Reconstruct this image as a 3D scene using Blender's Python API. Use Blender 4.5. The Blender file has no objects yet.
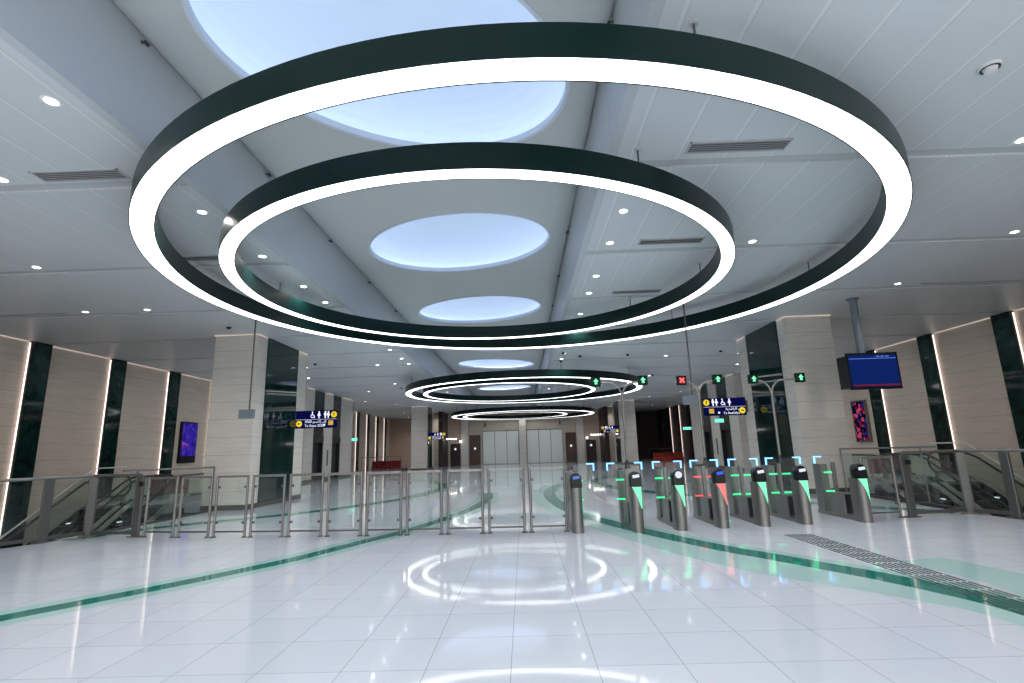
import bpy, math, random
from mathutils import Vector, Matrix
PI = math.pi
random.seed(7)
scene = bpy.context.scene
COL = scene.collection

# ------------------------------------------------------------------ materials
def newmat(name):
    m = bpy.data.materials.new(name); m.use_nodes = True
    nt = m.node_tree; nt.nodes.clear()
    out = nt.nodes.new('ShaderNodeOutputMaterial')
    return m, nt, out

def N(nt, typ, **kw):
    n = nt.nodes.new(typ)
    for k, v in kw.items():
        setattr(n, k, v)
    return n

def pbr(name, col, rough=.5, metal=0., spec=.5, noise=0., nscale=8., nstretch=(1, 1, 1), coat=0., bump=0.):
    m, nt, out = newmat(name)
    b = N(nt, 'ShaderNodeBsdfPrincipled')
    b.inputs['Base Color'].default_value = (*col, 1)
    b.inputs['Roughness'].default_value = rough
    b.inputs['Metallic'].default_value = metal
    b.inputs['Specular IOR Level'].default_value = spec
    b.inputs['Coat Weight'].default_value = coat
    if noise > 0 or bump > 0:
        tc = N(nt, 'ShaderNodeTexCoord'); mp = N(nt, 'ShaderNodeMapping')
        mp.inputs['Scale'].default_value = nstretch
        ns = N(nt, 'ShaderNodeTexNoise'); ns.inputs['Scale'].default_value = nscale; ns.inputs['Detail'].default_value = 5
        nt.links.new(tc.outputs['Object'], mp.inputs['Vector']); nt.links.new(mp.outputs[0], ns.inputs['Vector'])
        if noise > 0:
            r = N(nt, 'ShaderNodeValToRGB')
            r.color_ramp.elements[0].position = .3; r.color_ramp.elements[1].position = .7
            r.color_ramp.elements[0].color = (*[c * (1 - noise) for c in col], 1)
            r.color_ramp.elements[1].color = (*[min(1, c * (1 + noise)) for c in col], 1)
            nt.links.new(ns.outputs['Fac'], r.inputs[0]); nt.links.new(r.outputs[0], b.inputs['Base Color'])
        if bump > 0:
            bp = N(nt, 'ShaderNodeBump'); bp.inputs['Strength'].default_value = bump; bp.inputs['Distance'].default_value = .01
            nt.links.new(ns.outputs['Fac'], bp.inputs['Height']); nt.links.new(bp.outputs[0], b.inputs['Normal'])
    nt.links.new(b.outputs[0], out.inputs[0])
    return m

def emit(name, col, s):
    m, nt, out = newmat(name)
    e = N(nt, 'ShaderNodeEmission'); e.inputs[0].default_value = (*col, 1); e.inputs[1].default_value = s
    nt.links.new(e.outputs[0], out.inputs[0])
    return m

def glassmat(name, tint=(.93, .97, .96), ior=1.45, rough=0.0):
    m, nt, out = newmat(name)
    t = N(nt, 'ShaderNodeBsdfTransparent'); t.inputs[0].default_value = (*tint, 1)
    g = N(nt, 'ShaderNodeBsdfGlossy'); g.inputs['Roughness'].default_value = rough
    f = N(nt, 'ShaderNodeFresnel')
    ge = N(nt, 'ShaderNodeNewGeometry'); mr = N(nt, 'ShaderNodeMapRange')   # same reflectance on both faces of a pane
    mr.inputs['To Min'].default_value = ior; mr.inputs['To Max'].default_value = 1 / ior
    nt.links.new(ge.outputs['Backfacing'], mr.inputs['Value']); nt.links.new(mr.outputs[0], f.inputs[0])
    mx = N(nt, 'ShaderNodeMixShader')
    nt.links.new(f.outputs[0], mx.inputs[0]); nt.links.new(t.outputs[0], mx.inputs[1]); nt.links.new(g.outputs[0], mx.inputs[2])
    nt.links.new(mx.outputs[0], out.inputs[0])
    return m

def lines(nt, vec, axis, pitch, width, offset=0.):
    """1 where the coordinate lies within width of a multiple of pitch"""
    sp = N(nt, 'ShaderNodeSeparateXYZ'); nt.links.new(vec, sp.inputs[0])
    a = N(nt, 'ShaderNodeMath', operation='ADD'); a.inputs[1].default_value = 1000 * pitch - offset + width / 2
    nt.links.new(sp.outputs[axis], a.inputs[0])
    b = N(nt, 'ShaderNodeMath', operation='MODULO'); b.inputs[1].default_value = pitch
    nt.links.new(a.outputs[0], b.inputs[0])
    c = N(nt, 'ShaderNodeMath', operation='LESS_THAN'); c.inputs[1].default_value = width
    nt.links.new(b.outputs[0], c.inputs[0])
    return c.outputs[0]

def stone(name, col, joint=.52, jcol=.72, rough=.45, var=.10):
    m, nt, out = newmat(name)
    b = N(nt, 'ShaderNodeBsdfPrincipled'); b.inputs['Roughness'].default_value = rough
    tc = N(nt, 'ShaderNodeTexCoord')
    mp = N(nt, 'ShaderNodeMapping'); mp.inputs['Scale'].default_value = (.5, .5, 9)
    ns = N(nt, 'ShaderNodeTexNoise'); ns.inputs['Scale'].default_value = 2.2; ns.inputs['Detail'].default_value = 7; ns.inputs['Roughness'].default_value = .65
    nt.links.new(tc.outputs['Object'], mp.inputs[0]); nt.links.new(mp.outputs[0], ns.inputs['Vector'])
    r = N(nt, 'ShaderNodeValToRGB')
    r.color_ramp.elements[0].position = .32; r.color_ramp.elements[1].position = .68
    r.color_ramp.elements[0].color = (*[c * (1 - var) for c in col], 1)
    r.color_ramp.elements[1].color = (*[min(1, c * (1 + var)) for c in col], 1)
    nt.links.new(ns.outputs['Fac'], r.inputs[0])
    ln = lines(nt, tc.outputs['Object'], 2, joint, .014)
    mx = N(nt, 'ShaderNodeMix', data_type='RGBA')
    nt.links.new(ln, mx.inputs[0]); nt.links.new(r.outputs[0], mx.inputs[6])
    mx.inputs[7].default_value = (*[c * jcol * .95 for c in col], 1)
    nt.links.new(mx.outputs[2], b.inputs['Base Color'])
    nt.links.new(b.outputs[0], out.inputs[0])
    return m

def marble(name, dark, light, rough=.09):
    m, nt, out = newmat(name)
    b = N(nt, 'ShaderNodeBsdfPrincipled'); b.inputs['Roughness'].default_value = rough; b.inputs['Specular IOR Level'].default_value = .32
    tc = N(nt, 'ShaderNodeTexCoord')
    ns = N(nt, 'ShaderNodeTexNoise'); ns.inputs['Scale'].default_value = 1.6; ns.inputs['Detail'].default_value = 9; ns.inputs['Distortion'].default_value = 1.4
    r = N(nt, 'ShaderNodeValToRGB')
    r.color_ramp.elements[0].position = .42; r.color_ramp.elements[0].color = (*dark, 1)
    r.color_ramp.elements[1].position = .75; r.color_ramp.elements[1].color = (*light, 1)
    nt.links.new(tc.outputs['Object'], ns.inputs['Vector']); nt.links.new(ns.outputs['Fac'], r.inputs[0])
    nt.links.new(r.outputs[0], b.inputs['Base Color']); nt.links.new(b.outputs[0], out.inputs[0])
    return m

def floormat():
    m, nt, out = newmat('polished_white_floor_tile')
    b = N(nt, 'ShaderNodeBsdfPrincipled')
    b.inputs['Roughness'].default_value = .05
    b.inputs['Specular IOR Level'].default_value = .5
    tc = N(nt, 'ShaderNodeTexCoord')
    lx = lines(nt, tc.outputs['Object'], 0, .6, .006, -.14)
    ly = lines(nt, tc.outputs['Object'], 1, .62, .006, 4.63)
    mxm = N(nt, 'ShaderNodeMath', operation='MAXIMUM'); nt.links.new(lx, mxm.inputs[0]); nt.links.new(ly, mxm.inputs[1])
    mp = N(nt, 'ShaderNodeMapping'); mp.inputs['Scale'].default_value = (1 / .6, 1 / .62, 1); mp.inputs['Location'].default_value = (.14 / .6, -4.63 / .62, 0)
    fl = N(nt, 'ShaderNodeVectorMath', operation='FLOOR')
    wn = N(nt, 'ShaderNodeTexWhiteNoise')
    nt.links.new(tc.outputs['Object'], mp.inputs[0]); nt.links.new(mp.outputs[0], fl.inputs[0]); nt.links.new(fl.outputs[0], wn.inputs['Vector'])
    r = N(nt, 'ShaderNodeValToRGB')
    r.color_ramp.elements[0].color = (.64, .685, .765, 1); r.color_ramp.elements[1].color = (.675, .72, .80, 1)
    nt.links.new(wn.outputs[0], r.inputs[0])
    mx = N(nt, 'ShaderNodeMix', data_type='RGBA')
    nt.links.new(mxm.outputs[0], mx.inputs[0]); nt.links.new(r.outputs[0], mx.inputs[6]); mx.inputs[7].default_value = (.36, .385, .42, 1)
    nt.links.new(mx.outputs[2], b.inputs['Base Color'])
    ns = N(nt, 'ShaderNodeTexNoise'); ns.inputs['Scale'].default_value = 1.2; ns.inputs['Detail'].default_value = 2
    bp = N(nt, 'ShaderNodeBump'); bp.inputs['Strength'].default_value = .012; bp.inputs['Distance'].default_value = .05
    nt.links.new(tc.outputs['Object'], ns.inputs['Vector']); nt.links.new(ns.outputs['Fac'], bp.inputs['Height']); nt.links.new(bp.outputs[0], b.inputs['Normal'])
    nt.links.new(b.outputs[0], out.inputs[0])
    return m

def ceilmat():
    m, nt, out = newmat('pearl_grey_metal_ceiling_plank')
    b = N(nt, 'ShaderNodeBsdfPrincipled')
    b.inputs['Roughness'].default_value = .42; b.inputs['Metallic'].default_value = .1
    tc = N(nt, 'ShaderNodeTexCoord')
    l1 = lines(nt, tc.outputs['Object'], 0, .62, .035, -.33)
    l2 = lines(nt, tc.outputs['Object'], 0, .62, .006, -.30)
    mx = N(nt, 'ShaderNodeMix', data_type='RGBA'); nt.links.new(l1, mx.inputs[0])
    mx.inputs[6].default_value = (.63, .67, .685, 1); mx.inputs[7].default_value = (.71, .75, .76, 1)
    mx2 = N(nt, 'ShaderNodeMix', data_type='RGBA'); nt.links.new(l2, mx2.inputs[0])
    nt.links.new(mx.outputs[2], mx2.inputs[6]); mx2.inputs[7].default_value = (.48, .51, .52, 1)
    nt.links.new(mx2.outputs[2], b.inputs['Base Color']); nt.links.new(b.outputs[0], out.inputs[0])
    return m

def artmat(name, cols, scale, strength, vor=True):
    m, nt, out = newmat(name)
    tc = N(nt, 'ShaderNodeTexCoord')
    r = N(nt, 'ShaderNodeValToRGB')
    if vor:
        v = N(nt, 'ShaderNodeTexVoronoi'); v.inputs['Scale'].default_value = scale
        nt.links.new(tc.outputs['Object'], v.inputs['Vector'])
        sp = N(nt, 'ShaderNodeSeparateColor'); nt.links.new(v.outputs['Color'], sp.inputs[0]); nt.links.new(sp.outputs[0], r.inputs[0])
        r.color_ramp.interpolation = 'CONSTANT'
    else:
        v = N(nt, 'ShaderNodeTexNoise'); v.inputs['Scale'].default_value = scale; v.inputs['Detail'].default_value = 4; v.inputs['Distortion'].default_value = 1
        nt.links.new(tc.outputs['Object'], v.inputs['Vector']); nt.links.new(v.outputs['Fac'], r.inputs[0])
    el = r.color_ramp.elements
    while len(el) < len(cols): el.new(.5)
    for i, c in enumerate(cols):
        p = i / len(cols) if vor else .3 + .42 * i / (len(cols) - 1)
        el[i].position = p; el[i].color = (*c, 1)
    e = N(nt, 'ShaderNodeEmission'); e.inputs[1].default_value = strength
    if vor:   # round dots on navy
        lt = N(nt, 'ShaderNodeMath', operation='LESS_THAN'); lt.inputs[1].default_value = .52
        nt.links.new(v.outputs['Distance'], lt.inputs[0])
        mx = N(nt, 'ShaderNodeMix', data_type='RGBA'); mx.inputs[6].default_value = (.004, .004, .03, 1)
        nt.links.new(lt.outputs[0], mx.inputs[0]); nt.links.new(r.outputs[0], mx.inputs[7]); nt.links.new(mx.outputs[2], e.inputs[0])
    else: nt.links.new(r.outputs[0], e.inputs[0])
    nt.links.new(e.outputs[0], out.inputs[0])
    return m

M = {}
M['floor'] = floormat()
M['teal'] = pbr('dark_teal_terrazzo_inlay', (.015, .20, .165), .07)
M['pale'] = pbr('pale_mint_terrazzo_inlay', (.44, .65, .63), .07)
M['ceil'] = ceilmat()
M['channel'] = pbr('grey_ceiling_channel', (.49, .51, .52), .5)
M['slat'] = pbr('dark_grey_vent_slat', (.30, .31, .32), .5)
M['trough'] = pbr('matt_grey_vault_panel', (.53, .555, .55), .6)
M['troughside'] = pbr('satin_white_side_panel', (.52, .56, .585), .35, .05)
M['lip'] = pbr('white_painted_lip', (.62, .69, .78), .5)
M['stone'] = stone('beige_travertine', (.66, .575, .49))
M['stonelight'] = stone('pale_limestone', (.68, .64, .58))
M['endstone'] = stone('brown_beige_stone', (.52, .39, .30))
M['farwall'] = stone('warm_beige_wall', (.56, .49, .40), joint=1.1)
M['brown'] = stone('dark_brown_panelling', (.085, .06, .052), joint=1.3)
M['green'] = marble('dark_green_marble', (.004, .016, .014), (.010, .05, .042), .06)
M['steel'] = pbr('brushed_stainless_steel', (.25, .25, .24), .36, .85, noise=.06, nscale=20, nstretch=(1, 1, .05))
M['steeld'] = pbr('darker_brushed_steel', (.14, .14, .137), .4, .8)
M['chrome'] = pbr('polished_steel', (.62, .63, .63), .15, 1.)
M['black'] = pbr('black_rubber', (.012, .012, .014), .4)
M['blackgloss'] = pbr('black_glossy_plastic', (.006, .007, .010), .28, spec=.25)
M['dark'] = pbr('dark_shaft_lining', (.02, .026, .025), .5)
M['tread'] = pbr('grey_grooved_step', (.05, .05, .055), .5, .3)
M['ring'] = pbr('dark_green_metallic_paint', (.002, .016, .0145), .3, .0, spec=.25)
M['glass'] = glassmat('clear_glass')
M['glassg'] = glassmat('green_tinted_glass', (.80, .90, .87))
M['frost'] = pbr('frosted_white_glass', (.72, .78, .76), .2)
M['door'] = pbr('dark_brown_door', (.075, .038, .026), .4)
M['doord'] = pbr('very_dark_door', (.028, .018, .016), .45)
M['white'] = pbr('white_plastic', (.75, .75, .75), .4)
M['grey'] = pbr('blue_grey_plastic', (.15, .185, .22), .5)
M['red'] = pbr('red_plastic', (.62, .06, .035), .45)
M['darkred'] = pbr('dark_red_plastic', (.26, .012, .028), .45)
M['navy'] = emit('navy_lit_sign_face', (.004, .006, .09), .6)
M['signwhite'] = emit('white_lit_lettering', (.85, .88, 1.), 1.2)
M['signyellow'] = emit('yellow_lit_disc', (1., .72, .03), .9)
M['signochre'] = emit('ochre_lit_square', (.85, .55, .08), .7)
M['ringlight'] = emit('white_ring_diffuser', (1., 1., 1.), 4.3)
M['oval'] = None
M['oval_led'] = emit('cool_white_cove_strip', (.93, .86, 1.), 5.5)
M['down'] = emit('downlight_lens', (1., .98, .95), 9.)
M['warmled'] = emit('warm_white_strip', (1., .80, .74), 2.1)
M['coveled'] = emit('soft_warm_cove_strip', (1., .82, .72), .55)
M['blueled'] = emit('blue_white_led', (.16, .45, 1.), 3.2)
M['greenled'] = emit('green_led', (.05, .95, .35), 1.5)
M['greenpanel'] = emit('bright_green_panel', (.22, 1., .50), 1.35)
M['redled'] = emit('red_led', (1., .10, .12), 1.4)
M['redpanel'] = emit('bright_red_panel', (1., .22, .20), 1.2)
M['screen'] = emit('blue_screen', (.05, .12, .75), 1.2)
M['screenw'] = emit('white_screen', (.75, .82, .95), 1.)
M['tv'] = emit('blue_display', (.004, .016, .11), 1.)
M['tvline'] = emit('pale_display_line', (.12, .22, .62), 1.)
M['tvred'] = emit('red_display_line', (.18, .01, .03), 1.)
M['exit'] = emit('green_exit_sign_face', (.16, .85, .62), 1.4)
M['purple'] = artmat('purple_video_screen', [(.006, .008, .10), (.010, .012, .20), (.03, .02, .34), (.12, .03, .36), (.6, .12, .30)], 1.7, .8, False)
M['dots'] = artmat('coloured_dot_screen', [(.80, .03, .09), (.03, .03, .22), (.75, .10, .22), (.10, .05, .25), (.40, .01, .05), (.8, .12, .18)], 5.2, .45, True)

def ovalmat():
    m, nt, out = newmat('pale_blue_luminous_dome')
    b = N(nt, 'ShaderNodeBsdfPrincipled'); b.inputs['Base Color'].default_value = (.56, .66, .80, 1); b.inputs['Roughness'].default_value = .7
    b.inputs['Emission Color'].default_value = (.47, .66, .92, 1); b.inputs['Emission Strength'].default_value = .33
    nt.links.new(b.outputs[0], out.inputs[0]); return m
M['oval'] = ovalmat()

# ------------------------------------------------------------------ mesh builder
class MB:
    def __init__(s): s.v = []; s.f = []
    def add(s, vs, fs, T=None):
        o = len(s.v)
        s.v += [tuple(T @ Vector(p)) if T is not None else tuple(p) for p in vs]
        s.f += [tuple(i + o for i in f) for f in fs]
        return s
    def box(s, x0, x1, y0, y1, z0, z1, T=None):
        if x0 > x1: x0, x1 = x1, x0
        vs = [(x0, y0, z0), (x1, y0, z0), (x1, y1, z0), (x0, y1, z0), (x0, y0, z1), (x1, y0, z1), (x1, y1, z1), (x0, y1, z1)]
        return s.add(vs, [(0, 3, 2, 1), (4, 5, 6, 7), (0, 1, 5, 4), (1, 2, 6, 5), (2, 3, 7, 6), (3, 0, 4, 7)], T)
    def bbox(s, x0, x1, y0, y1, z0, z1, c=.01, T=None):
        """box with its vertical edges chamfered"""
        if x0 > x1: x0, x1 = x1, x0
        P = [(x0 + c, y0), (x1 - c, y0), (x1, y0 + c), (x1, y1 - c), (x1 - c, y1), (x0 + c, y1), (x0, y1 - c), (x0, y0 + c)]
        return s.prism(P, z0, z1, T)
    def prism(s, P, z0, z1, T=None):
        n = len(P)
        vs = [(x, y, z0) for x, y in P] + [(x, y, z1) for x, y in P]
        fs = [tuple(reversed(range(n))), tuple(range(n, 2 * n))] + [(i, (i + 1) % n, n + (i + 1) % n, n + i) for i in range(n)]
        return s.add(vs, fs, T)
    def cyl(s, a, b, r, n=12, r2=None, caps=True):
        a = Vector(a); b = Vector(b); d = (b - a).normalized()
        u = d.orthogonal().normalized(); w = d.cross(u); r2 = r if r2 is None else r2
        vs = []
        for p, rr in ((a, r), (b, r2)):
            for i in range(n):
                t = 2 * PI * i / n
                vs.append(tuple(p + u * rr * math.cos(t) + w * rr * math.sin(t)))
        fs = [(i, (i + 1) % n, n + (i + 1) % n, n + i) for i in range(n)]
        if caps: fs += [tuple(reversed(range(n))), tuple(range(n, 2 * n))]
        return s.add(vs, fs)
    def tube(s, pts, r, n=8):
        pts = [Vector(p) for p in pts]
        u = None; rings = []
        for i, p in enumerate(pts):
            d = (pts[min(i + 1, len(pts) - 1)] - pts[max(i - 1, 0)]).normalized()
            u = d.orthogonal().normalized() if u is None else (u - d * u.dot(d)).normalized()
            w = d.cross(u)
            rings.append([tuple(p + u * r * math.cos(2 * PI * k / n) + w * r * math.sin(2 * PI * k / n)) for k in range(n)])
        vs = [q for rg in rings for q in rg]; fs = []
        for i in range(len(pts) - 1):
            for k in range(n):
                fs.append((i * n + k, i * n + (k + 1) % n, (i + 1) * n + (k + 1) % n, (i + 1) * n + k))
        fs += [tuple(reversed(range(n))), tuple(range((len(pts) - 1) * n, len(pts) * n))]
        return s.add(vs, fs)
    def sweep_rect(s, pts, hw, hh, up=(1, 0, 0)):
        """rectangular bar along pts; hw half width along `up`, hh half thickness across"""
        up = Vector(up); pts = [Vector(p) for p in pts]; vs = []
        for i, p in enumerate(pts):
            d = (pts[min(i + 1, len(pts) - 1)] - pts[max(i - 1, 0)]).normalized()
            w = d.cross(up).normalized()
            vs += [tuple(p + up * a * hw + w * b * hh) for a, b in ((-1, -1), (1, -1), (1, 1), (-1, 1))]
        fs = []
        for i in range(len(pts) - 1):
            for k in range(4):
                fs.append((i * 4 + k, i * 4 + (k + 1) % 4, (i + 1) * 4 + (k + 1) % 4, (i + 1) * 4 + k))
        e = (len(pts) - 1) * 4
        fs += [(3, 2, 1, 0), (e, e + 1, e + 2, e + 3)]
        return s.add(vs, fs)
    def annulus_prof(s, c, prof, n=128, closed=True):
        """revolve a closed (r, z) profile about a vertical axis through c"""
        m = len(prof); vs = []
        for i in range(n):
            t = 2 * PI * i / n
            for r, z in prof: vs.append((c[0] + r * math.cos(t), c[1] + r * math.sin(t), z))
        fs = []
        for i in range(n):
            j = (i + 1) % n
            for k in range(m if closed else m - 1):
                l = (k + 1) % m
                fs.append((i * m + k, j * m + k, j * m + l, i * m + l))
        return s.add(vs, fs)
    def lathe(s, c, prof, n=16, T=None):
        m = len(prof); vs = []
        for i in range(n):
            t = 2 * PI * i / n
            for r, z in prof: vs.append((c[0] + r * math.cos(t), c[1] + r * math.sin(t), c[2] + z))
        fs = [(i * m + k, ((i + 1) % n) * m + k, ((i + 1) % n) * m + k + 1, i * m + k + 1) for i in range(n) for k in range(m - 1)]
        return s.add(vs, fs, T)
    def build(s, name, mat, parent=None, smooth=False, loc=None):
        me = bpy.data.meshes.new(name)
        me.from_pydata(s.v, [], s.f); me.validate(); me.update()
        me.materials.append(M[mat] if isinstance(mat, str) else mat)
        if smooth:
            me.polygons.foreach_set('use_smooth', [True] * len(me.polygons))
            try: me.set_sharp_from_angle(angle=math.radians(35))
            except Exception: pass
        o = bpy.data.objects.new(name, me); COL.objects.link(o)
        if parent is not None: o.parent = parent
        if loc is not None: o.location = loc
        return o

def fixn(o):
    import bmesh
    bm = bmesh.new(); bm.from_mesh(o.data); bmesh.ops.recalc_face_normals(bm, faces=bm.faces); bm.to_mesh(o.data); bm.free(); return o

def thing(name, label, cat, loc=(0, 0, 0), rz=0., group=None):
    o = bpy.data.objects.new(name, None); COL.objects.link(o)
    o.location = loc; o.rotation_euler = (0, 0, rz); o.empty_display_size = .1
    o['label'] = label; o['category'] = cat
    if group: o['group'] = group
    return o
def tag(o, label, cat, group=None):
    o['label'] = label; o['category'] = cat
    if group: o['group'] = group
    return o
def struct(o): o['kind'] = 'structure'; return o
def sempty(name, loc=(0, 0, 0)):
    o = bpy.data.objects.new(name, None); COL.objects.link(o); o.location = loc; o['kind'] = 'structure'; return o
def dup(o, parent=None):
    c = o.copy(); COL.objects.link(c)
    if parent is not None: c.parent = parent
    for ch in list(o.children): dup(ch, c)
    return c
ORD = ['first', 'second', 'third', 'fourth', 'fifth', 'sixth', 'seventh', 'eighth', 'ninth', 'tenth', 'eleventh', 'twelfth', 'thirteenth', 'fourteenth', 'fifteenth', 'sixteenth']

def text_verts(body, size, mirror=False):
    cu = bpy.data.curves.new('t', 'FONT'); cu.body = body; cu.size = size
    ob = bpy.data.objects.new('t', cu); COL.objects.link(ob)
    dg = bpy.context.evaluated_depsgraph_get(); dg.update()
    me = bpy.data.meshes.new_from_object(ob.evaluated_get(dg))
    vs = [tuple(v.co) for v in me.vertices]; fs = [tuple(p.vertices) for p in me.polygons]
    bpy.data.objects.remove(ob); bpy.data.curves.remove(cu); bpy.data.meshes.remove(me)
    return vs, fs

# ------------------------------------------------------------------ dimensions
H = 5.2            # ceiling
WX = 15.2          # side walls
TX0, TX1 = -4.4, 1.22   # raised vault
TY0, TY1 = -6.4, 50.2
VZ = 6.32          # vault panel
YB, YE = -9.0, 60.0

# ------------------------------------------------------------------ floor
wellL = [(-10.3, 6.), (-9.55, 9.65), (-8.98, 10.88), (-9.05, 16.1)]
wellR = [(9.0, 16.1), (8.72, 10.75), (8.86, 9.6), (9.2, 6.)]
fb = MB()
fb.prism([(-WX, YB), (WX, YB), (WX, 6.), (-WX, 6.)], -.3, 0)
fb.prism([(-WX, 18.1), (WX, 18.1), (WX, YE), (-WX, YE)], -.3, 0)
fb.prism([(-10.3, 6.), (9.2, 6.), (8.86, 9.6), (8.72, 10.75), (9.0, 15.46), (9.38, 15.46), (9.38, 18.1), (-9.38, 18.1), (-9.38, 15.46), (-9.05, 15.46), (-8.98, 10.88), (-9.55, 9.65)], -.3, 0)
struct(fb.build('floor', 'floor'))
# escalator wells under the floor
lo = MB(); lo.box(-WX, WX, 3., 21., -5.3, -5.0)
struct(lo.build('floor_lower_level', 'dark'))
wl = MB()
for sx in (-1, 1):
    wl.box(sx * 9.15, sx * 9.0, 11., 15.46, -5, -.3); wl.box(sx * 9.38, sx * 9.2, 15.46, 18.1, -5, -.3)
    wl.box(sx * 9.0, sx * WX, 18.1, 18.3, -5, -.3)
    wl.box(sx * 8.9, sx * WX, 5.8, 6., -5, -.3)
    wl.box(sx * 8.7, sx * 8.5, 5.8, 11., -5, -.3)
struct(wl.build('wall_shaft', 'dark'))

def smooth_curve(P, per=10):
    out = []
    n = len(P)
    for i in range(n - 1):
        p0 = P[max(i - 1, 0)]; p1 = P[i]; p2 = P[i + 1]; p3 = P[min(i + 2, n - 1)]
        for k in range(per):
            t = k / per
            out.append(tuple(.5 * ((2 * b) + (-a + c) * t + (2 * a - 5 * b + 4 * c - d) * t * t + (-a + 3 * b - 3 * c + d) * t ** 3) for a, b, c, d in zip(p0, p1, p2, p3)))
    out.append(P[-1]); return out
def ribbon(P, w0, w1, z, mat, name):
    C = smooth_curve(P); m = MB(); n = len(C); vs = []
    for i, (x, y) in enumerate(C):
        a = C[max(i - 1, 0)]; b = C[min(i + 1, n - 1)]
        d = Vector((b[0] - a[0], b[1] - a[1])).normalized(); nx, ny = -d.y, d.x
        f0 = w0(i / (n - 1)) if callable(w0) else w0; f1 = w1(i / (n - 1)) if callable(w1) else w1
        vs += [(x + nx * f0, y + ny * f0, z), (x + nx * f1, y + ny * f1, z)]
    m.add(vs, [(2 * i, 2 * i + 1, 2 * i + 3, 2 * i + 2) for i in range(n - 1)])
    o = m.build(name, mat)
    if o.data.polygons[0].normal.z < 0: o.data.flip_normals()
    return struct(o)
L1 = [(-8.3, .2), (-7.3, 2.2), (-6.1, 4.2), (-5.3, 5.4), (-4.46, 6.48), (-3.86, 7.36), (-3.40, 8.12), (-2.88, 9.3), (-2.42, 10.3), (-2.03, 11.46), (-1.66, 12.8), (-1.33, 14.6), (-1.18, 16.8), (-1.3, 18.8)]
L2 = [(-8.95, 10.5), (-8.75, 11.25), (-8.3, 12.0), (-7.6, 12.65), (-6.8, 13.35), (-6.08, 14.05), (-5.34, 14.95), (-4.74, 15.95), (-3.98, 17.6), (-3.55, 19.7), (-3.5, 22.7), (-4.2, 25.9), (-5.4, 28.2), (-8, 30.5)]
R1 = [(3.6, -.5), (4.1, 2.), (4.3, 3.8), (4.33, 4.9), (4.2, 5.5), (3.9, 6.2), (3.56, 6.8), (3.22, 7.4), (2.8, 8.1), (2.12, 9.65), (1.56, 11.2), (1.22, 12.4), (.95, 14.0), (.78, 16.6), (.92, 19.3), (1.5, 22.3), (2.6, 24.6)]
R2 = [(8.5, 10.95), (8.2, 11.45), (7.55, 12.2), (6.9, 13.3), (5.6, 14.95), (4.25, 17.1), (3.4, 19.3), (3.0, 22.3), (3.4, 25), (5., 28)]
ribbon(L1, -.36, .36, .0012, 'pale', 'trim_1')
ribbon(L1, -.14, .14, .0024, 'teal', 'trim_2')
ribbon(L2, -.42, .42, .0012, 'pale', 'trim_3')
ribbon(L2, -.20, .20, .0024, 'teal', 'trim_4')
ribbon(R1, lambda t: -.38, lambda t: .30 + .62 * math.exp(-((t - .42) / .2) ** 2) + .3 * math.exp(-((t - .85) / .15) ** 2), .0012, 'pale', 'trim_5')
ribbon(R1, -.19, .19, .0024, 'teal', 'trim_6')
ribbon(R2, -.42, .42, .0012, 'pale', 'trim_7')
ribbon(R2, -.20, .20, .0024, 'teal', 'trim_8')
# pale band on the right beyond the tactile strip
ribbon([(4.7, 4.4), (5.0, 5.3), (5.05, 6.1), (4.85, 7.0)], -.35, .35, .0012, 'pale', 'trim_9')

# ------------------------------------------------------------------ ceiling
cb = MB()
PITCH = 3.18; Y0 = 6.42 - PITCH * 4
ys = [Y0 + PITCH * k for k in range(22)]
GAP = .2
for side in ((-WX, TX0 - .12), (TX1 + .12, WX)):
    for y in ys:
        a, b = y + GAP / 2, y + PITCH - GAP / 2
        a = max(a, YB)
        if a >= b or a > YE: continue
        cb.box(side[0], side[1], a, min(b, YE), H, H + .029)
for y in ys:
    a, b = max(y + GAP / 2, TY1), min(y + PITCH - GAP / 2, YE)
    if b > a: cb.box(TX0 - .12, TX1 + .12, a, b, H, H + .029)
struct(cb.build('ceiling', 'ceil'))
ch = MB()
ch.box(-WX, TX0 - .13, YB, YE, H + .03, H + .2); ch.box(TX1 + .13, WX, YB, YE, H + .03, H + .2); ch.box(TX0 - .12, TX1 + .12, TY1 + .13, YE, H + .03, H + .2)
struct(ch.build('ceiling_channels', 'channel'))
# vault side walls and end walls
sb = MB()
sb.box(TX0 - .12, TX0, TY0, TY1, H + .0, 6.9); sb.box(TX1, TX1 + .12, TY0, TY1, H + .0, 6.9)
sb.box(TX0, TX1, TY0 - .12, TY0, H, 6.9); sb.box(TX0, TX1, TY1, TY1 + .12, H + .03, 6.9)
struct(sb.build('ceiling_vault_sides', 'troughside'))
sm = MB()
for k in range(16):
    y = TY0 + 1.2 + 3.7 * k
    sm.box(TX0 - .001, TX0 + .001, y, y + .008, H, 6.55); sm.box(TX1 - .001, TX1 + .001, y, y + .008, H, 6.55)
struct(sm.build('ceiling_vault_seams', 'channel'))

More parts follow.
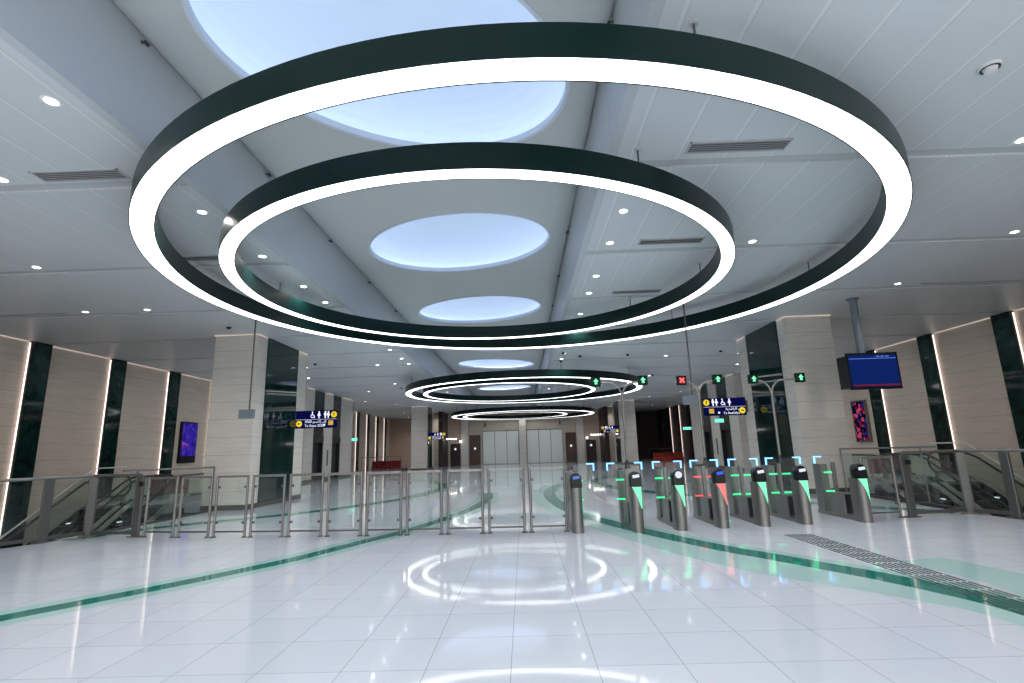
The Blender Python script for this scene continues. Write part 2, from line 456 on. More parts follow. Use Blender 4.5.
# vault panel with oval openings
OV_A, OV_B = 2.26, 1.70
XC = -1.42
ovals = [(-6.2 + 6 * k) for k in range(10)]
phis = {0: -20, 1: 20, 2: 34, 3: -20, 4: -20, 5: 25, 6: 28, 7: -22, 8: -26, 9: 10}
FX0, FX1 = -3.78, .80
vp = MB()
def ell(c, a, b, phi, t):
    x, y = a * math.cos(t), b * math.sin(t)
    return (c[0] + x * math.cos(phi) - y * math.sin(phi), c[1] + x * math.sin(phi) + y * math.cos(phi))
def bump_z(x):
    if x < FX0: t = (FX0 - x) / (FX0 - TX0)
    elif x > FX1: t = (x - FX1) / (TX1 - FX1)
    else: return VZ
    return VZ + .20 * (1 - math.sqrt(max(0, 1 - t * t * .98)))
oval_list = []
for k in range(2, 9):
    cy = 5.75 + 6 * (k - 2)
    phi = math.radians(phis[k]); a = OV_A * (1.0 if abs(phis[k]) < 24 else 1.0 + .03); b = OV_B
    # keep the X extent constant so the ovals line up
    ext = math.sqrt((a * math.cos(phi)) ** 2 + (b * math.sin(phi)) ** 2); s_ = 2.16 / ext; a *= s_; b *= s_ if abs(phis[k]) < 24 else 1.0
    c = (XC, cy); oval_list.append((k, c, a, b, phi))
    y0, y1 = cy - 3, cy + 3
    ang = [2 * PI * i / 72 for i in range(72)]
    for X, Y in ((FX0, y0), (FX0, y1), (FX1, y0), (FX1, y1)): ang.append(math.atan2(Y - cy, X - XC) % (2 * PI))
    ang = sorted(set(round(q, 6) for q in ang))
    inner = []; outer = []
    for q in ang:
        d = (math.cos(q), math.sin(q))
        # ellipse radius in direction q
        u = d[0] * math.cos(phi) + d[1] * math.sin(phi); w = -d[0] * math.sin(phi) + d[1] * math.cos(phi)
        r = 1 / math.sqrt((u / a) ** 2 + (w / b) ** 2)
        inner.append((XC + d[0] * r, cy + d[1] * r, VZ))
        tx = ((FX1 - XC) if d[0] > 0 else (FX0 - XC)) / d[0] if abs(d[0]) > 1e-9 else 1e9
        ty = ((y1 - cy) if d[1] > 0 else (y0 - cy)) / d[1] if abs(d[1]) > 1e-9 else 1e9
        tt = min(tx, ty); outer.append((XC + d[0] * tt, cy + d[1] * tt, VZ))
    n = len(ang)
    vp.add(inner + outer, [(i, n + i, n + (i + 1) % n, (i + 1) % n) for i in range(n)])
# cove edges of the vault panel
NS = 8
for xa, xb in ((FX0, TX0), (FX1, TX1)):
    xs = [xa + (xb - xa) * i / NS for i in range(NS + 1)]
    vs = [(x, y, bump_z(x)) for y in (TY0, TY1) for x in xs]
    vp.add(vs, [(i, i + 1, NS + 2 + i, NS + 1 + i) for i in range(NS)])
ya, yb = 5.75 - 3, 5.75 + 36 + 3
vp.add([(FX0, TY0, VZ), (FX1, TY0, VZ), (FX1, ya, VZ), (FX0, ya, VZ)], [(0, 1, 2, 3)])
vp.add([(FX0, yb, VZ), (FX1, yb, VZ), (FX1, TY1, VZ), (FX0, TY1, VZ)], [(0, 1, 2, 3)])
vpo = vp.build('ceiling_vault_panel', 'trough'); struct(vpo)
vs_ = MB()
for k in range(2, 10):
    for dx in (-.55, .55, 1.6):
        y = 5.75 + 6 * (k - 2) + 3
    for x in (-3.2, -2.1, -1.0, .1):
        vs_.box(x, x + .006, y - 1.15, y + 1.15, VZ - .001, VZ + .001)
struct(vs_.build('ceiling_vault_joints', 'channel'))

for idx, (k, c, a, b, phi) in enumerate(oval_list):
    n = 72
    where = ['big pale blue oval ceiling recess nearest the camera, cut by both near rings',
             'pale blue oval ceiling recess framed inside the smaller near ring', 'third oval ceiling recess, just above the far rim of the near rings',
             'oval ceiling recess hidden mostly behind far rim of near ring', 'thin pale oval ceiling recess just above the middle ring pair',
             'oval ceiling recess behind front rim of the middle ring pair', 'narrow bright oval recess seen inside the middle ring pair'][idx]
    t = thing('oval_ceiling_light', where, 'ceiling light', (c[0], c[1], VZ), phi, 'oval light recesses in the raised ceiling')
    lip = MB()
    P = [(a * math.cos(2 * PI * i / n), b * math.sin(2 * PI * i / n)) for i in range(n)]
    def ringq(m, A, zA, B, zB):
        m.add([(x, y, zA) for x, y in A] + [(x, y, zB) for x, y in B], [(i, (i + 1) % n, n + (i + 1) % n, n + i) for i in range(n)])
    def off(d): return [((a + d) * math.cos(2 * PI * i / n), (b + d) * math.sin(2 * PI * i / n)) for i in range(n)]
    ringq(lip, off(0), -.012, off(0), .09); ringq(lip, off(0), .09, off(.22), .09); ringq(lip, off(0), -.012, off(.05), -.012); ringq(lip, off(.05), -.012, off(.05), 0)
    lip.build('lip', 'lip', t, True)
    dm = MB(); prev = (off(.22), .09)
    for q in range(1, 9):
        th = q / 9 * PI / 2
        sc_ = math.cos(th) ** .55
        R = [((a + .22) * sc_ * math.cos(2 * PI * i / n), (b + .22) * sc_ * math.sin(2 * PI * i / n)) for i in range(n)]
        cur = (R, .09 + .55 * math.sin(th)); ringq(dm, prev[0], prev[1], cur[0], cur[1]); prev = cur
    base = len(dm.v) - n
    dm.f.append(tuple(range(base, base + n)))
    dm.build('dome', 'oval', t, True)
    led = MB(); ringq(led, off(.16), .10, off(.19), .13); led.build('light_strip', 'oval_led', t)

# ------------------------------------------------------------------ walls
wb = MB(); wb.box(-WX - .3, -WX, YB, YE, -5, H + .3); struct(wb.build('wall_left', 'stone'))
wb = MB(); wb.box(WX, WX + .3, YB, 46., -5, H + .3); struct(wb.build('wall_right', 'stone'))
wb = MB(); wb.box(WX, WX + .3, 46., YE, 0, H + .3); struct(wb.build('wall_far_right', 'brown'))
wb = MB(); wb.box(-WX, WX, YB - .3, YB, -5, H + .3); struct(wb.build('wall_back', 'stonelight'))
wb = MB(); wb.box(-WX, -8.1, YE - .3, YE, 0, H + .1); struct(wb.build('wall_far_left', 'endstone'))
wb = MB(); wb.box(8.1, WX, YE - .3, YE, 0, H + .1); struct(wb.build('wall_far_corner', 'brown'))
YC = 53.7
wb = MB(); wb.box(-8.1, 8.1, YC, YC + .3, 0, H + .1); wb.box(-9.7, -8.1, YC - 2, YC - 1.7, 0, H); wb.box(8.1, 9.7, YC - 2, YC - 1.7, 0, H)
struct(wb.build('wall_far', 'farwall'))

def pilaster(sx, y, dark='green', zb=-5., led='warmled'):
    r = sempty('wall_panel', (sx * WX, y, 0))
    b = MB(); b.box(0, -sx * .14, 0, .66, zb, H); b.build('marble_panel', dark, r)
    if led:
        l = MB(); l.box(-sx * .03, -sx * .06, -.03, -.008, zb, H - .05); l.build('light_strip', led, r)
    return r
for sx in (-1, 1):
    for k in range(-6, 14):
        y = (15.42 if sx < 0 else 15.8) + 3.2 * k
        if y < -8 or y > 58: continue
        if 27.6 < y < 36.9: continue
        pilaster(sx, y, 'green' if not (sx > 0 and y > 43) else 'doord', -5. if y < 20 and y > 3 else 0., None if (sx > 0 and (43 < y < 48.5 or y > 56)) else 'warmled')
    c = sempty('trim_cove', (sx * WX, 0, 0))
    b = MB()
    for k in range(-7, 14):
        y = (15.42 if sx < 0 else 15.8) + 3.2 * k
        if 26 < y < 36.9 or y > 46: continue
        b.box(-sx * .02, -sx * .045, y + .68, y + 3.15, H - .03, H - .01)
    b.build('cove_light', 'coveled', c)

# columns
def column(sx, x0, x1, y0, y1, p0, p1, name='column'):
    r = sempty(name, (sx * x0, y0, 0)); w = x1 - x0; d = y1 - y0
    b = MB(); b.box(0, sx * w, 0, d, .14, H); b.build('stone_cladding', 'stonelight', r)
    q = MB(); q.box(-sx * .03, 0, p0 - y0, p1 - y0, .14, H); q.build('marble_panel', 'green', r)
    pl = MB(); pl.box(-sx * .02, sx * (w + .02), -.02, d + .02, 0, .14); pl.build('plinth', 'steeld', r)
    cv = MB(); e = .035
    cv.box(-sx * e, sx * (w + e), -e, -e + .02, H - .04, H - .015); cv.box(sx * (w + e), sx * (w + e - .02), -e, d, H - .04, H - .015)
    cv.box(-sx * e, -sx * (e - .02), -e, p0 - y0 - .05, H - .04, H - .015); cv.box(-sx * e, -sx * (e - .02), p1 - y0 + .05, d, H - .04, H - .015)
    cv.build('cove_light', 'coveled', r)
    return r
for sx in (-1, 1):
    column(sx, 8.05, 9.38, 15.45, 19.1, 16.05, 18.3)
    column(sx, 8.05, 9.3, 43.5, 47.0, 44.2, 46.2)

# lift cores
for sx in (-1, 1):
    CX = 12.0 if sx < 0 else 11.65
    r = sempty('wall_lift_core', (sx * CX, 28.6, 0))
    b = MB()
    D = 8.0; segs = [(0, 1.25), (2.85, 4.25), (5.75, D)]
    for a_, b_ in segs: b.box(0, sx * (WX - CX - .01), a_, b_, 0, H)
    for a_, b_ in ((1.25, 2.85), (4.25, 5.75)): b.box(sx * .35, sx * (WX - CX - .01), a_, b_, 0, H)
    b.build('stone_cladding', 'stonelight', r)
    pl = MB()
    for a_, b_ in segs: pl.box(-sx * .02, 0, a_, b_, 0, .14)
    pl.build('plinth', 'steeld', r)
    cv = MB()
    for a_, b_ in segs: cv.box(-sx * .03, -sx * .01, a_ + .1, b_ - .1, H - .04, H - .015)
    cv.build('cove_light', 'coveled', r)
    for i, (a_, b_) in enumerate(((1.25, 2.85), (4.25, 5.75))):
        sname = 'left' if sx < 0 else 'right'
        e = thing('lift_entrance', ('nearer' if i == 0 else 'farther') + ' of the two dark lift entrances in the pale stone block on the %s' % sname, 'lift', (sx * CX, 28.6 + a_, 0), 0, 'lift entrances')
        w = b_ - a_
        m = MB(); m.box(sx * .05, sx * .35, 0, w, 2.55, H - .02); m.build('marble_panel', 'green', e)
        m = MB(); m.box(-sx * .02, sx * .34, .03, w - .03, 2.2, 2.55); m.build('header', 'blackgloss', e)
        m = MB(); m.box(sx * .02, sx * .34, 0, .12, 0, 2.2); m.box(sx * .02, sx * .34, w - .12, w, 0, 2.2); m.box(sx * .02, sx * .34, 0, w, 2.19, 2.2); m.build('door_frame', 'dark', e)
        for j in range(2):
            m = MB(); m.box(sx * .22, sx * .28, .12 + j * (w - .24) / 2 + .005, .12 + (j + 1) * (w - .24) / 2 - .005, 0.01, 2.2)
            m.build('door', 'doord' if j == 0 else 'dark', e)
    m = MB(); m.bbox(-sx * .03, 0, 0, .16, .8, 1.75, .01)
    tag(m.build('lift_call_panel', 'steeld', None, False, (sx * CX, 28.6 + 3.45, 0)), 'dark vertical call panel between the two lift entrances on the %s' % ('left' if sx < 0 else 'right'), 'panel', 'lift call panels')

# far wall fittings
for i, (x0, x1) in enumerate(((-6.3, -5.6), (-.42, .25), (5.35, 6.05))):
    b = MB(); b.box(x0, x1, YC - .55, YC, 0, H); struct(b.build('column_far', 'stonelight'))
def door(n, x0, x1, z, mat, y=YC):
    r = sempty('door_%d' % n, (x0, y, 0)); w = x1 - x0
    b = MB(); b.box(.05, w - .05, -.06, -.01, 0, z - .05); b.build('door_leaf', mat, r)
    b = MB(); b.box(0, .05, -.09, 0, 0, z); b.box(w - .05, w, -.09, 0, 0, z); b.box(0, w, -.09, 0, z - .05, z); b.build('door_frame', 'doord', r)
    b = MB(); b.cyl((w / 2, -.08, 1.62), (w / 2, -.06, 1.62), .11, 14); b.build('door_sign', 'screenw', r)
    b = MB(); b.cyl((w - .14, -.12, .9), (w - .14, -.12, 1.3), .015, 8); b.cyl((w - .14, -.12, 1.1), (w - .14, -.05, 1.1), .012, 6); b.build('door_handle', 'chrome', r)
door(1, -5.5, -4.4, 2.95, 'door'); door(2, 4.25, 5.3, 2.95, 'door')
door(3, -7.45, -6.45, 2.15, 'doord'); door(4, 6.3, 7.3, 2.15, 'doord')
for n, (x0, x1) in enumerate(((-4.15, -.5), (.33, 3.95))):
    r = sempty('window_%d' % (n + 1), (x0, YC, 0)); w = x1 - x0
    b = MB(); b.box(0, w, -.10, -.04, .05, 3.3); b.build('window_pane', 'frost', r)
    f = MB()
    for i in range(4): f.box(w * i / 3 - .03, w * i / 3 + .03, -.13, -.02, 0, 3.35)
    f.box(0, w, -.13, -.02, 3.27, 3.36); f.box(0, w, -.13, -.02, 0, .06); f.build('window_frame', 'steel', r)
for sx in (-1, 1):
    b = MB(); b.box(sx * 7.72, sx * 8.12, YC - 3.5, YC - .01, 0, H); struct(b.build('wall_fin', 'doord'))
    b = MB(); b.box(sx * 6.1, sx * 7.72, YC - .02, YC - .005, 2.3, H - .3); struct(b.build('wall_infill', 'endstone'))
for x, s_ in ((-3.9, 'left'), (3.75, 'right')):
    b = MB(); b.lathe((x, YC - .1, 3.95), [(.0, -.2), (.07, -.2), (.09, -.05), (.09, .2), (.0, .22)], 12)
    tag(b.build('wall_lamp', 'steeld', None, True), 'small dark wall lamp above the %s bay of frosted glass' % s_, 'wall lamp', 'wall lamps on the far wall')

# ------------------------------------------------------------------ ring lights
def ring_light(c, ro, wd, label, rods, z0=4.6, hb=.33):
    t = thing('ring_light', label, 'ring light', (c[0], c[1], z0), 0, 'suspended ring lights')
    ri = ro - wd; lip = .012
    b = MB(); b.annulus_prof((0, 0), [(ro - lip, .0), (ro, .0), (ro, hb), (ri, hb), (ri, 0), (ri + lip, 0), (ri + lip, .05), (ro - lip, .05)], 160)
    fixn(b.build('housing', 'ring', t, True))
    d = MB(); d.annulus_prof((0, 0), [(ri + lip, .004), (ro - lip, .004), (ro - lip, .03), (ri + lip, .03)], 160)
    fixn(d.build('diffuser', 'ringlight', t))
    for a in rods:
        x, y = (ro - wd / 2) * math.cos(math.radians(a)), (ro - wd / 2) * math.sin(math.radians(a))
        wx, wy = c[0] + x, c[1] + y; top = H
        if TX0 < wx < TX1 and wy < TY1:
            if any(((wx - oc[0]) ** 2 + (wy - oc[1]) ** 2) < 2.5 ** 2 for _, oc, _, _, _ in oval_list): continue
            continue
        if top == H and min(abs(wx - TX0), abs(wx - TX1)) < .15: continue
        r = MB(); r.cyl((x, y, hb), (x, y, top - z0), .012, 8); ro_ = r.build('rod', 'steeld', t)
        q = MB(); q.cyl((x, y, top - z0 - .025), (x, y, top - z0), .04, 14); q.build('ceiling_rose', 'channel', ro_)
    return t
RC = [(.0, 9.96), (.08, 28.3), (.0, 46.7)]
names = ['near', 'middle', 'far']
for i, (cx_, cy_) in enumerate(RC):
    ring_light((cx_, cy_), 6.31, .29, 'huge outer dark green ring light with white underside, %s pair' % names[i], [-74.5, -34.5, 5.5, 45.5, 85.5, 125.5, 165.5, 205.5, 245.5], (4.6, 4.46, 4.36)[i])
    ring_light((-.69, cy_), 4.65, .235, 'smaller inner dark green ring light with white underside, %s pair' % names[i], [-60, -27, 6, 39, 72, 105, 138, 171, 204, 237, 270], (4.6, 4.46, 4.36)[i])

# ------------------------------------------------------------------ ceiling fittings
def spot(loc, power, size=2.2, blend=.8, col=(1, .97, .93), tgt=None, r=.05):
    l = bpy.data.lights.new('downlight_or_fill_lamp', 'SPOT'); l.energy = power; l.spot_size = size; l.spot_blend = blend; l.color = col; l.shadow_soft_size = r
    o = bpy.data.objects.new('downlight_or_fill_lamp', l); COL.objects.link(o); o.location = loc
    if tgt is not None:
        o.rotation_euler = (Vector(tgt) - Vector(loc)).to_track_quat('-Z', 'Y').to_euler()
    return o
def downlight_proto():
    t = thing('downlight', 'x', 'downlight', (0, 0, H))
    b = MB(); b.lathe((0, 0, 0), [(.062, -.004), (.085, -.010), (.092, -.002), (.092, .0)], 20); fixn(b.build('trim_ring', 'white', t, True))
    b = MB(); b.lathe((0, 0, 0), [(0, -.004), (.062, -.006)], 20); b.build('lens', 'down', t)
    return t
dlist = []
for i, y in enumerate([4.7, 7.3, 9.18, 11.05, 12.35, 14.2, 15.5, 17.4, 18.7, 20.6, 21.9, 27., 30.2, 33.4]):
    dlist.append((-4.82, y, 'row along left edge of the raised ceiling, %s from camera' % ORD[i]))
for i, y in enumerate([7.81, 9.14, 11.04, 12.33, 14.35, 15.6, 17.4, 18.7, 20.6, 21.9, 27., 30.2, 33.4]):
    dlist.append((1.73, y, 'row along right edge of the raised ceiling, %s from camera' % ORD[i]))
rows = [(6.17, [-6.82, 6.54]), (9.32, [-9.29, 4.44, 9.32]), (12.45, [-10.96, -9.38, 9.34, 12.9]), (18.8, [-11.2, 11.2]), (22.0, [-9.3, 9.3, 6.2, -6.2]), (25.2, [-10.5, 10.5]), (28.4, [-7., 7.]), (31.6, [-9.4, 9.4]), (37.9, [-7., 7., -11.5, 11.5]), (41.1, [-10., 10.]), (50.5, [-11.5, -8.5, 8.5, 12.5]), (56.8, [-12.5, -10.5])]  # last two rows are lamps added to brighten the far corners
for ri_, (y, xs) in enumerate(rows):
    for x in sorted(xs, key=abs):
        sd = 'left' if x < 0 else 'right'
        same = sorted([q for q in xs if (q < 0) == (x < 0)], key=abs); k = same.index(x)
        dlist.append((x, y, '%s ceiling, %s cross row from camera%s' % (sd, ORD[ri_], '' if len(same) == 1 else [', nearer the middle', ', nearer the wall'][k])))
proto = downlight_proto()
for i, (x, y, lab) in enumerate(dlist):
    o = proto if i == 0 else dup(proto)
    o.location = (x, y, H); o['label'] = 'round downlight in ' + lab; o['group'] = 'round downlights in the ceiling'
    spot((x, y, H - .03), 85 if y < 32 else 120, 2.5)

def vent(x0, x1, y, lab, n=5):
    w = x1 - x0; d = .26 if n > 2 else .12
    t = thing('air_vent', lab, 'air vent', (x0, y, H), 0, 'slotted air vents in the ceiling')
    f = MB(); f.box(0, w, 0, .02, -.015, 0); f.box(0, w, d - .02, d, -.015, 0); f.box(0, .02, 0, d, -.015, 0); f.box(w - .02, w, 0, d, -.015, 0); f.build('frame', 'channel', t)
    b = MB(); b.box(.02, w - .02, .02, d - .02, -.004, -.001); b.build('opening', 'black', t)
    s_ = MB()
    for i in range(n):
        yy = .02 + (d - .04) * (i + .5) / n
        s_.box(.02, w - .02, yy - .008, yy + .008, -.014, -.005)
    s_.build('slat', 'slat', t)
vent(2.22, 3.50, 5.92, 'dark slotted vent in the near right ceiling inside the outer near ring')
vent(-6.30, -5.14, 6.00, 'dark slotted vent in the near left ceiling beside the raised ceiling')
vent(2.27, 3.46, 9.02, 'thin slotted vent on the right ceiling seen inside the smaller near ring', 3)
vent(-6.5, -5.2, 9.02, 'thin slotted vent on the left ceiling behind the near ring light', 3)
vent(2.3, 3.5, 12.2, 'very thin slotted vent, right ceiling, low inside the smaller near ring', 3)
vent(9.95, 12.43, 12.45, 'long thin slotted vent in the right ceiling above the display screen', 1)
vent(-13.6, -11.45, 12.45, 'long thin slotted vent in the left ceiling above the escalators', 1)

def ddome(x, y, lab, r=.07):
    t = thing('ceiling_dome_camera', lab, 'camera', (x, y, H), 0, 'dome cameras on the ceiling')
    b = MB(); b.cyl((0, 0, -.03), (0, 0, 0), r * 1.1, 16); b.build('base', 'white', t)
    b = MB(); b.lathe((0, 0, -.03), [(r * math.cos(a * PI / 12), -r * math.sin(a * PI / 12)) for a in range(7)], 16); fixn(b.build('dome', 'blackgloss', t, True))
for x, y, lab in [(-8.38, 14.38, 'dark dome camera above the near left column'), (-8.5, 20.98, 'dark dome camera on the ceiling behind the near left column'), (4.41, 21.2, 'dark dome camera above the green lane signals, left of the others'), (8.17, 21.05, 'dark dome camera beside the near right column top'),
                  (5.61, 14.44, 'dark dome camera just under the near outer ring on the right'), (7.03, 27.8, 'dark dome camera far along the right ceiling'), (1.68, 20.3, 'dark dome camera above the middle rings, nearest of the three'), (1.73, 22.3, 'dark dome camera above the middle rings, farthest of the three'), (2.44, 21.14, 'dark dome camera above the middle rings, rightmost of the three'), (-7., 30., 'dark dome camera far along the left ceiling')]:
    ddome(x, y, lab)
t = thing('smoke_detector', 'round white smoke detector on the near right ceiling planks', 'smoke detector', (4.91, 4.76, H))
b = MB(); b.lathe((0, 0, 0), [(.10, 0), (.10, -.025), (.06, -.03), (.055, -.06), (.0, -.065)], 20); fixn(b.build('body', 'white', t, True))
b = MB(); b.annulus_prof((0, 0), [(.068, -.033), (.085, -.033), (.085, -.028), (.068, -.028)], 20); b.build('slots', 'black', t)

sl = 0
for side, x in (('left', TX0), ('right', TX1)):
    for k, y in enumerate([5.25, 8.3, 11.3, 14.4, 17.6, 20.8]):
        s = 1 if side == 'left' else -1
        t = thing('spotlight', 'small dark spotlight on the %s side of the raised ceiling, %s from the camera' % (side, ORD[k]), 'spotlight', (x, y, 6.38), 0, 'spotlights on the raised ceiling sides')
        b = MB(); b.cyl((0, 0, 0), (s * .05, 0, 0), .012, 8); b.cyl((0, 0, 0), (s * .008, 0, 0), .022, 12); b.build('bracket', 'steeld', t)
        b = MB(); b.cyl((s * .045, -.025, .0), (s * .07, .03, -.03), .02, 12); b.build('head', 'black', t)

# ------------------------------------------------------------------ glass barrier
def clampset(t, w, z_list, xs):
    for z in z_list:
        for x, s in xs:
            c = MB(); c.box(x, x + s * .045, -.014, .014, z - .022, z + .022); c.build('clamp', 'steeld', t)
def barrier_unit(x0, y0, x1, y1, label, h=1.15):
    w = math.hypot(x1 - x0, y1 - y0); a = math.atan2(y1 - y0, x1 - x0)
    t = thing('glass_barrier', label, 'barrier', (x0, y0, 0), a, 'row of framed glass barriers')
    g = .062
    for x in (g, w - g):
        p = MB(); p.cyl((x, 0, .0), (x, 0, h), .026, 14); po = p.build('post', 'steel', t, True)
        f = MB(); f.lathe((x, 0, 0), [(0, .028), (.032, .028), (.052, .012), (.052, 0)], 16); fixn(f.build('foot_plate', 'steeld', po, True))
    r = MB(); r.box(g, w - g, -.02, .02, h - .045, h); r.build('top_rail', 'steel', t)
    r = MB(); r.box(g, w - g, -.015, .015, .09, .12); r.build('bottom_rail', 'steeld', t)
    gl = MB(); gl.box(g + .06, w - g - .06, -.005, .005, .16, h - .07); gl.build('glass_pane', 'glass', t)
    clampset(t, w, (.27, h - .22), ((g + .02, 1), (w - g - .02, -1)))
    return t
def Yb(x): return 9.93 + .0105 * x * x - .01 * x if x > -7 else 10.55
px = [.79 - .762 * k for k in range(11)]
for k in range(10):
    a, b_ = px[k + 1], px[k]
    barrier_unit(a, Yb(a), b_, Yb(b_), 'framed clear glass barrier panel, %s leftward from the dark card gate post' % ORD[k])
barrier_unit(-7.62, 10.66, px[10], Yb(px[10]), 'framed clear glass barrier panel joining the wide steel post at the left')

def guardrail(name, label, P, h=1.2, wide=.16, cap=None, group='steel and glass guardrails'):
    """wide flat posts at each point, glass between, round handrail on top"""
    t = thing(name, label, 'guardrail', (P[0][0], P[0][1], 0), 0, group)
    Q = [(p[0] - P[0][0], p[1] - P[0][1]) for p in P]
    for i, q in enumerate(Q):
        a = Q[max(i - 1, 0)]; b2 = Q[min(i + 1, len(Q) - 1)]
        an = math.atan2(b2[1] - a[1], b2[0] - a[0])
        T = Matrix.Translation((q[0], q[1], 0)) @ Matrix.Rotation(an, 4, 'Z')
        p = MB(); p.bbox(-wide / 2, wide / 2, -.03, .03, .0, h - .03, .008, T); po = p.build('post', 'steeld', t)
        f = MB(); f.box(-wide / 2 - .06, wide / 2 + .06, -.06, .06, 0, .02, T); f.build('foot_plate', 'steeld', po)
    r = MB()
    r.tube([(q[0], q[1], h) for q in Q], .03, 10); r.build('handrail', 'steel', t, True)
    for i in range(len(Q) - 1):
        a, b2 = Vector(Q[i]), Vector(Q[i + 1]); L = (b2 - a).length; an = math.atan2(b2.y - a.y, b2.x - a.x)
        T = Matrix.Translation((a.x, a.y, 0)) @ Matrix.Rotation(an, 4, 'Z')
        g = MB(); g.box(wide / 2 + .01, L - wide / 2 - .01, -.005, .005, .12, h - .06, T); g.build('glass_pane', 'glass', t)
        g = MB(); g.box(wide / 2, L - wide / 2, -.02, .02, .05, .11, T); g.build('bottom_rail', 'steeld', t)
    return t
gl = guardrail('guardrail', 'steel guardrail with glass panes around the left escalator well', [(-7.79, 10.72), (-8.93, 10.93), (-9.28, 10.28), (-9.68, 9.35), (-10.0, 8.2)])
gr = guardrail('guardrail', 'steel guardrail with glass panes around the right escalator well', [(7.36, 10.52), (8.62, 10.72), (8.84, 10.0), (8.95, 9.2), (9.1, 8.2)])
barrier_unit(6.42, 10.42, 7.18, 10.5, 'framed glass barrier panel between the last gate and the right guardrail')
for x, s, xr, yr in ((-7.72, 'left', -7.79, 10.72), (7.4, 'right', 7.32, 10.52)):
    b = MB(); b.bbox(-.045, .045, -.11, -.066, .98, 1.07, .01)
    tag(b.build('card_sensor', 'blackgloss', None, False, (xr + (.07 if s == 'left' else .07), yr, 0)), 'small black sensor box on the wide steel post of the %s guardrail' % s, 'sensor', 'small black sensors on posts')
b = MB(); b.bbox(-.05, .05, -.05, .05, 1.15, 1.21, .02)
tag(b.build('post_cap_sensor', 'blackgloss', None, False, (px[4] - 0.0, Yb(px[4]), 0)), 'black sensor cap on top of a glass barrier post near middle of row', 'sensor')
for sx in (-1, 1):
    s = 'left' if sx < 0 else 'right'
    t = thing('well_handrail', 'thin upper handrail with end posts along the inner edge of the %s escalator well' % s, 'handrail', (sx * 9.0, 11.5, 0), 0, 'thin handrails beside the wells')
    r = MB(); r.tube([(0, .3, 1.27), (0, 3.8, 1.22)], .022, 8); r.build('handrail', 'steel', t, True)
    for y in (.75, 3.8):
        p = MB(); p.cyl((0, y, 0), (0, y, 1.25), .02, 10); p.build('post', 'steel', t, True)
    g = MB(); g.box(-.005, .005, .35, 3.75, .05, 1.12); g.build('glass_pane', 'glass', t)
    p = MB(); p.box(-.03, .03, -.5, 3.95, 0, .04); p.build('kerb', 'steeld', t)

# ------------------------------------------------------------------ escalators
def escalator(x, side, lab):
    t = thing('escalator', lab, 'escalator', (x, 18.1, 0), 0, 'escalators going down to the lower level')
    s30 = math.tan(math.radians(30))
    def path(off, y_end=-8.6, land=1.2):
        # level landing part then the 30 degree slope towards the camera, with an eased knuckle
        P = [(land, off), (.1, off), (-.25, off - .035), (-.6, off - .16)]
        y = -.6; z = off - .16
        P.append((y_end, z + (y_end - y) * s30)); return P
    hw = .66
    for sgn in (-1, 1):
        bx = sgn * hw
        # deck / skirt
        d = MB(); P = path(.22); d.sweep_rect([(bx, p[0], p[1] - .12) for p in P], .11, .13); d.build('skirt_deck', 'chrome', t)
        # handrail with newel loop
        HP = [(p[0], p[1]) for p in path(.93)]
        R = .34
        arc = [(1.2 + R * math.sin(a), .93 - R + R * math.cos(a)) for a in [PI * i / 12 for i in range(12, 0, -1)]]
        pts = [(bx, .5, .25), (bx, .9, .25)] + [(bx, y, z) for y, z in arc] + [(bx, y, z) for y, z in HP]
        h = MB(); h.tube(pts, .036, 8); h.build('handrail', 'black', t, True)
        # glass balustrade
        g = MB(); top = [(1.2 + (R - .04) * math.sin(a), .93 - R + (R - .04) * math.cos(a)) for a in [PI * i / 12 for i in range(0, 13)]][::-1] + [(p[0], p[1] - .04) for p in path(.93)]
        n = len(top)
        bot = []
        for y, z in top:
            zz = path(.22)
            # deck height at y
            if y > .1: b0 = .22
            elif y > -.6: b0 = .22 - .16 * (.1 - y) / .7
            else: b0 = .06 + (y + .6) * s30
            bot.append((y, b0))
        vs = [(bx, y, z) for y, z in top] + [(bx, y, z) for y, z in bot]
        g.add(vs, [(i, i + 1, n + i + 1, n + i) for i in range(n - 1)]); g.build('glass_balustrade', 'glassg', t)
        # small bright emissive dashes along the skirt
        for i in range(8):
            y = -1.2 - i * .95
            z = -.16 + (y + .6) * s30 + .28
            l = MB(); l.box(bx - sgn * .115, bx - sgn * .13, y, y + .28, z - .2 + .0, z - .17); 
            T = None
            l.build('skirt_dash', 'screenw', t)
    # steps
    st = MB()
    for i in range(20):
        y = -.3 - i * .38; z = -.04 - i * .38 * s30
        st.box(-.5, .5, y - .38, y + .02, z - .26, z)
    st.build('step', 'tread', t)
    c = MB(); c.box(-.59, .59, -.3, 1.9, -.02, .012); c.build('landing_plate', 'steel', t)
    u = MB(); u.sweep_rect([(0, p[0], p[1] - .55) for p in path(.1)], .79, .32); u.build('truss_casing', 'steeld', t)
    return t
escalator(-12.35, 'left', 'left escalator nearer the hall, black handrail and rounded newel')
escalator(-13.98, 'left', 'left escalator against the side wall, black handrail')
escalator(12.35, 'right', 'right escalator nearer the hall, black handrail and rounded newel')
escalator(13.98, 'right', 'right escalator against the side wall, black handrail')
for sx in (-1, 1):
    s = 'left' if sx < 0 else 'right'
    h = MB(); h.tube([(0, 3.1, 1.25), (0, 1.6, 1.25), (0, -9, 1.25 - 10.6 * math.tan(math.radians(31)))], .025, 8)
    o = h.build('wall_handrail', 'white', None, True, (sx * 14.9, 16.6, 0))
    tag(o, 'slim steel handrail sloping down along the %s side wall' % s, 'handrail', 'sloping wall handrails')
    b = MB()
    for y in (2.4,): b.cyl((0, y, 1.25), (sx * .3, y, 1.2), .012, 8)
    b.build('bracket', 'steeld', o)

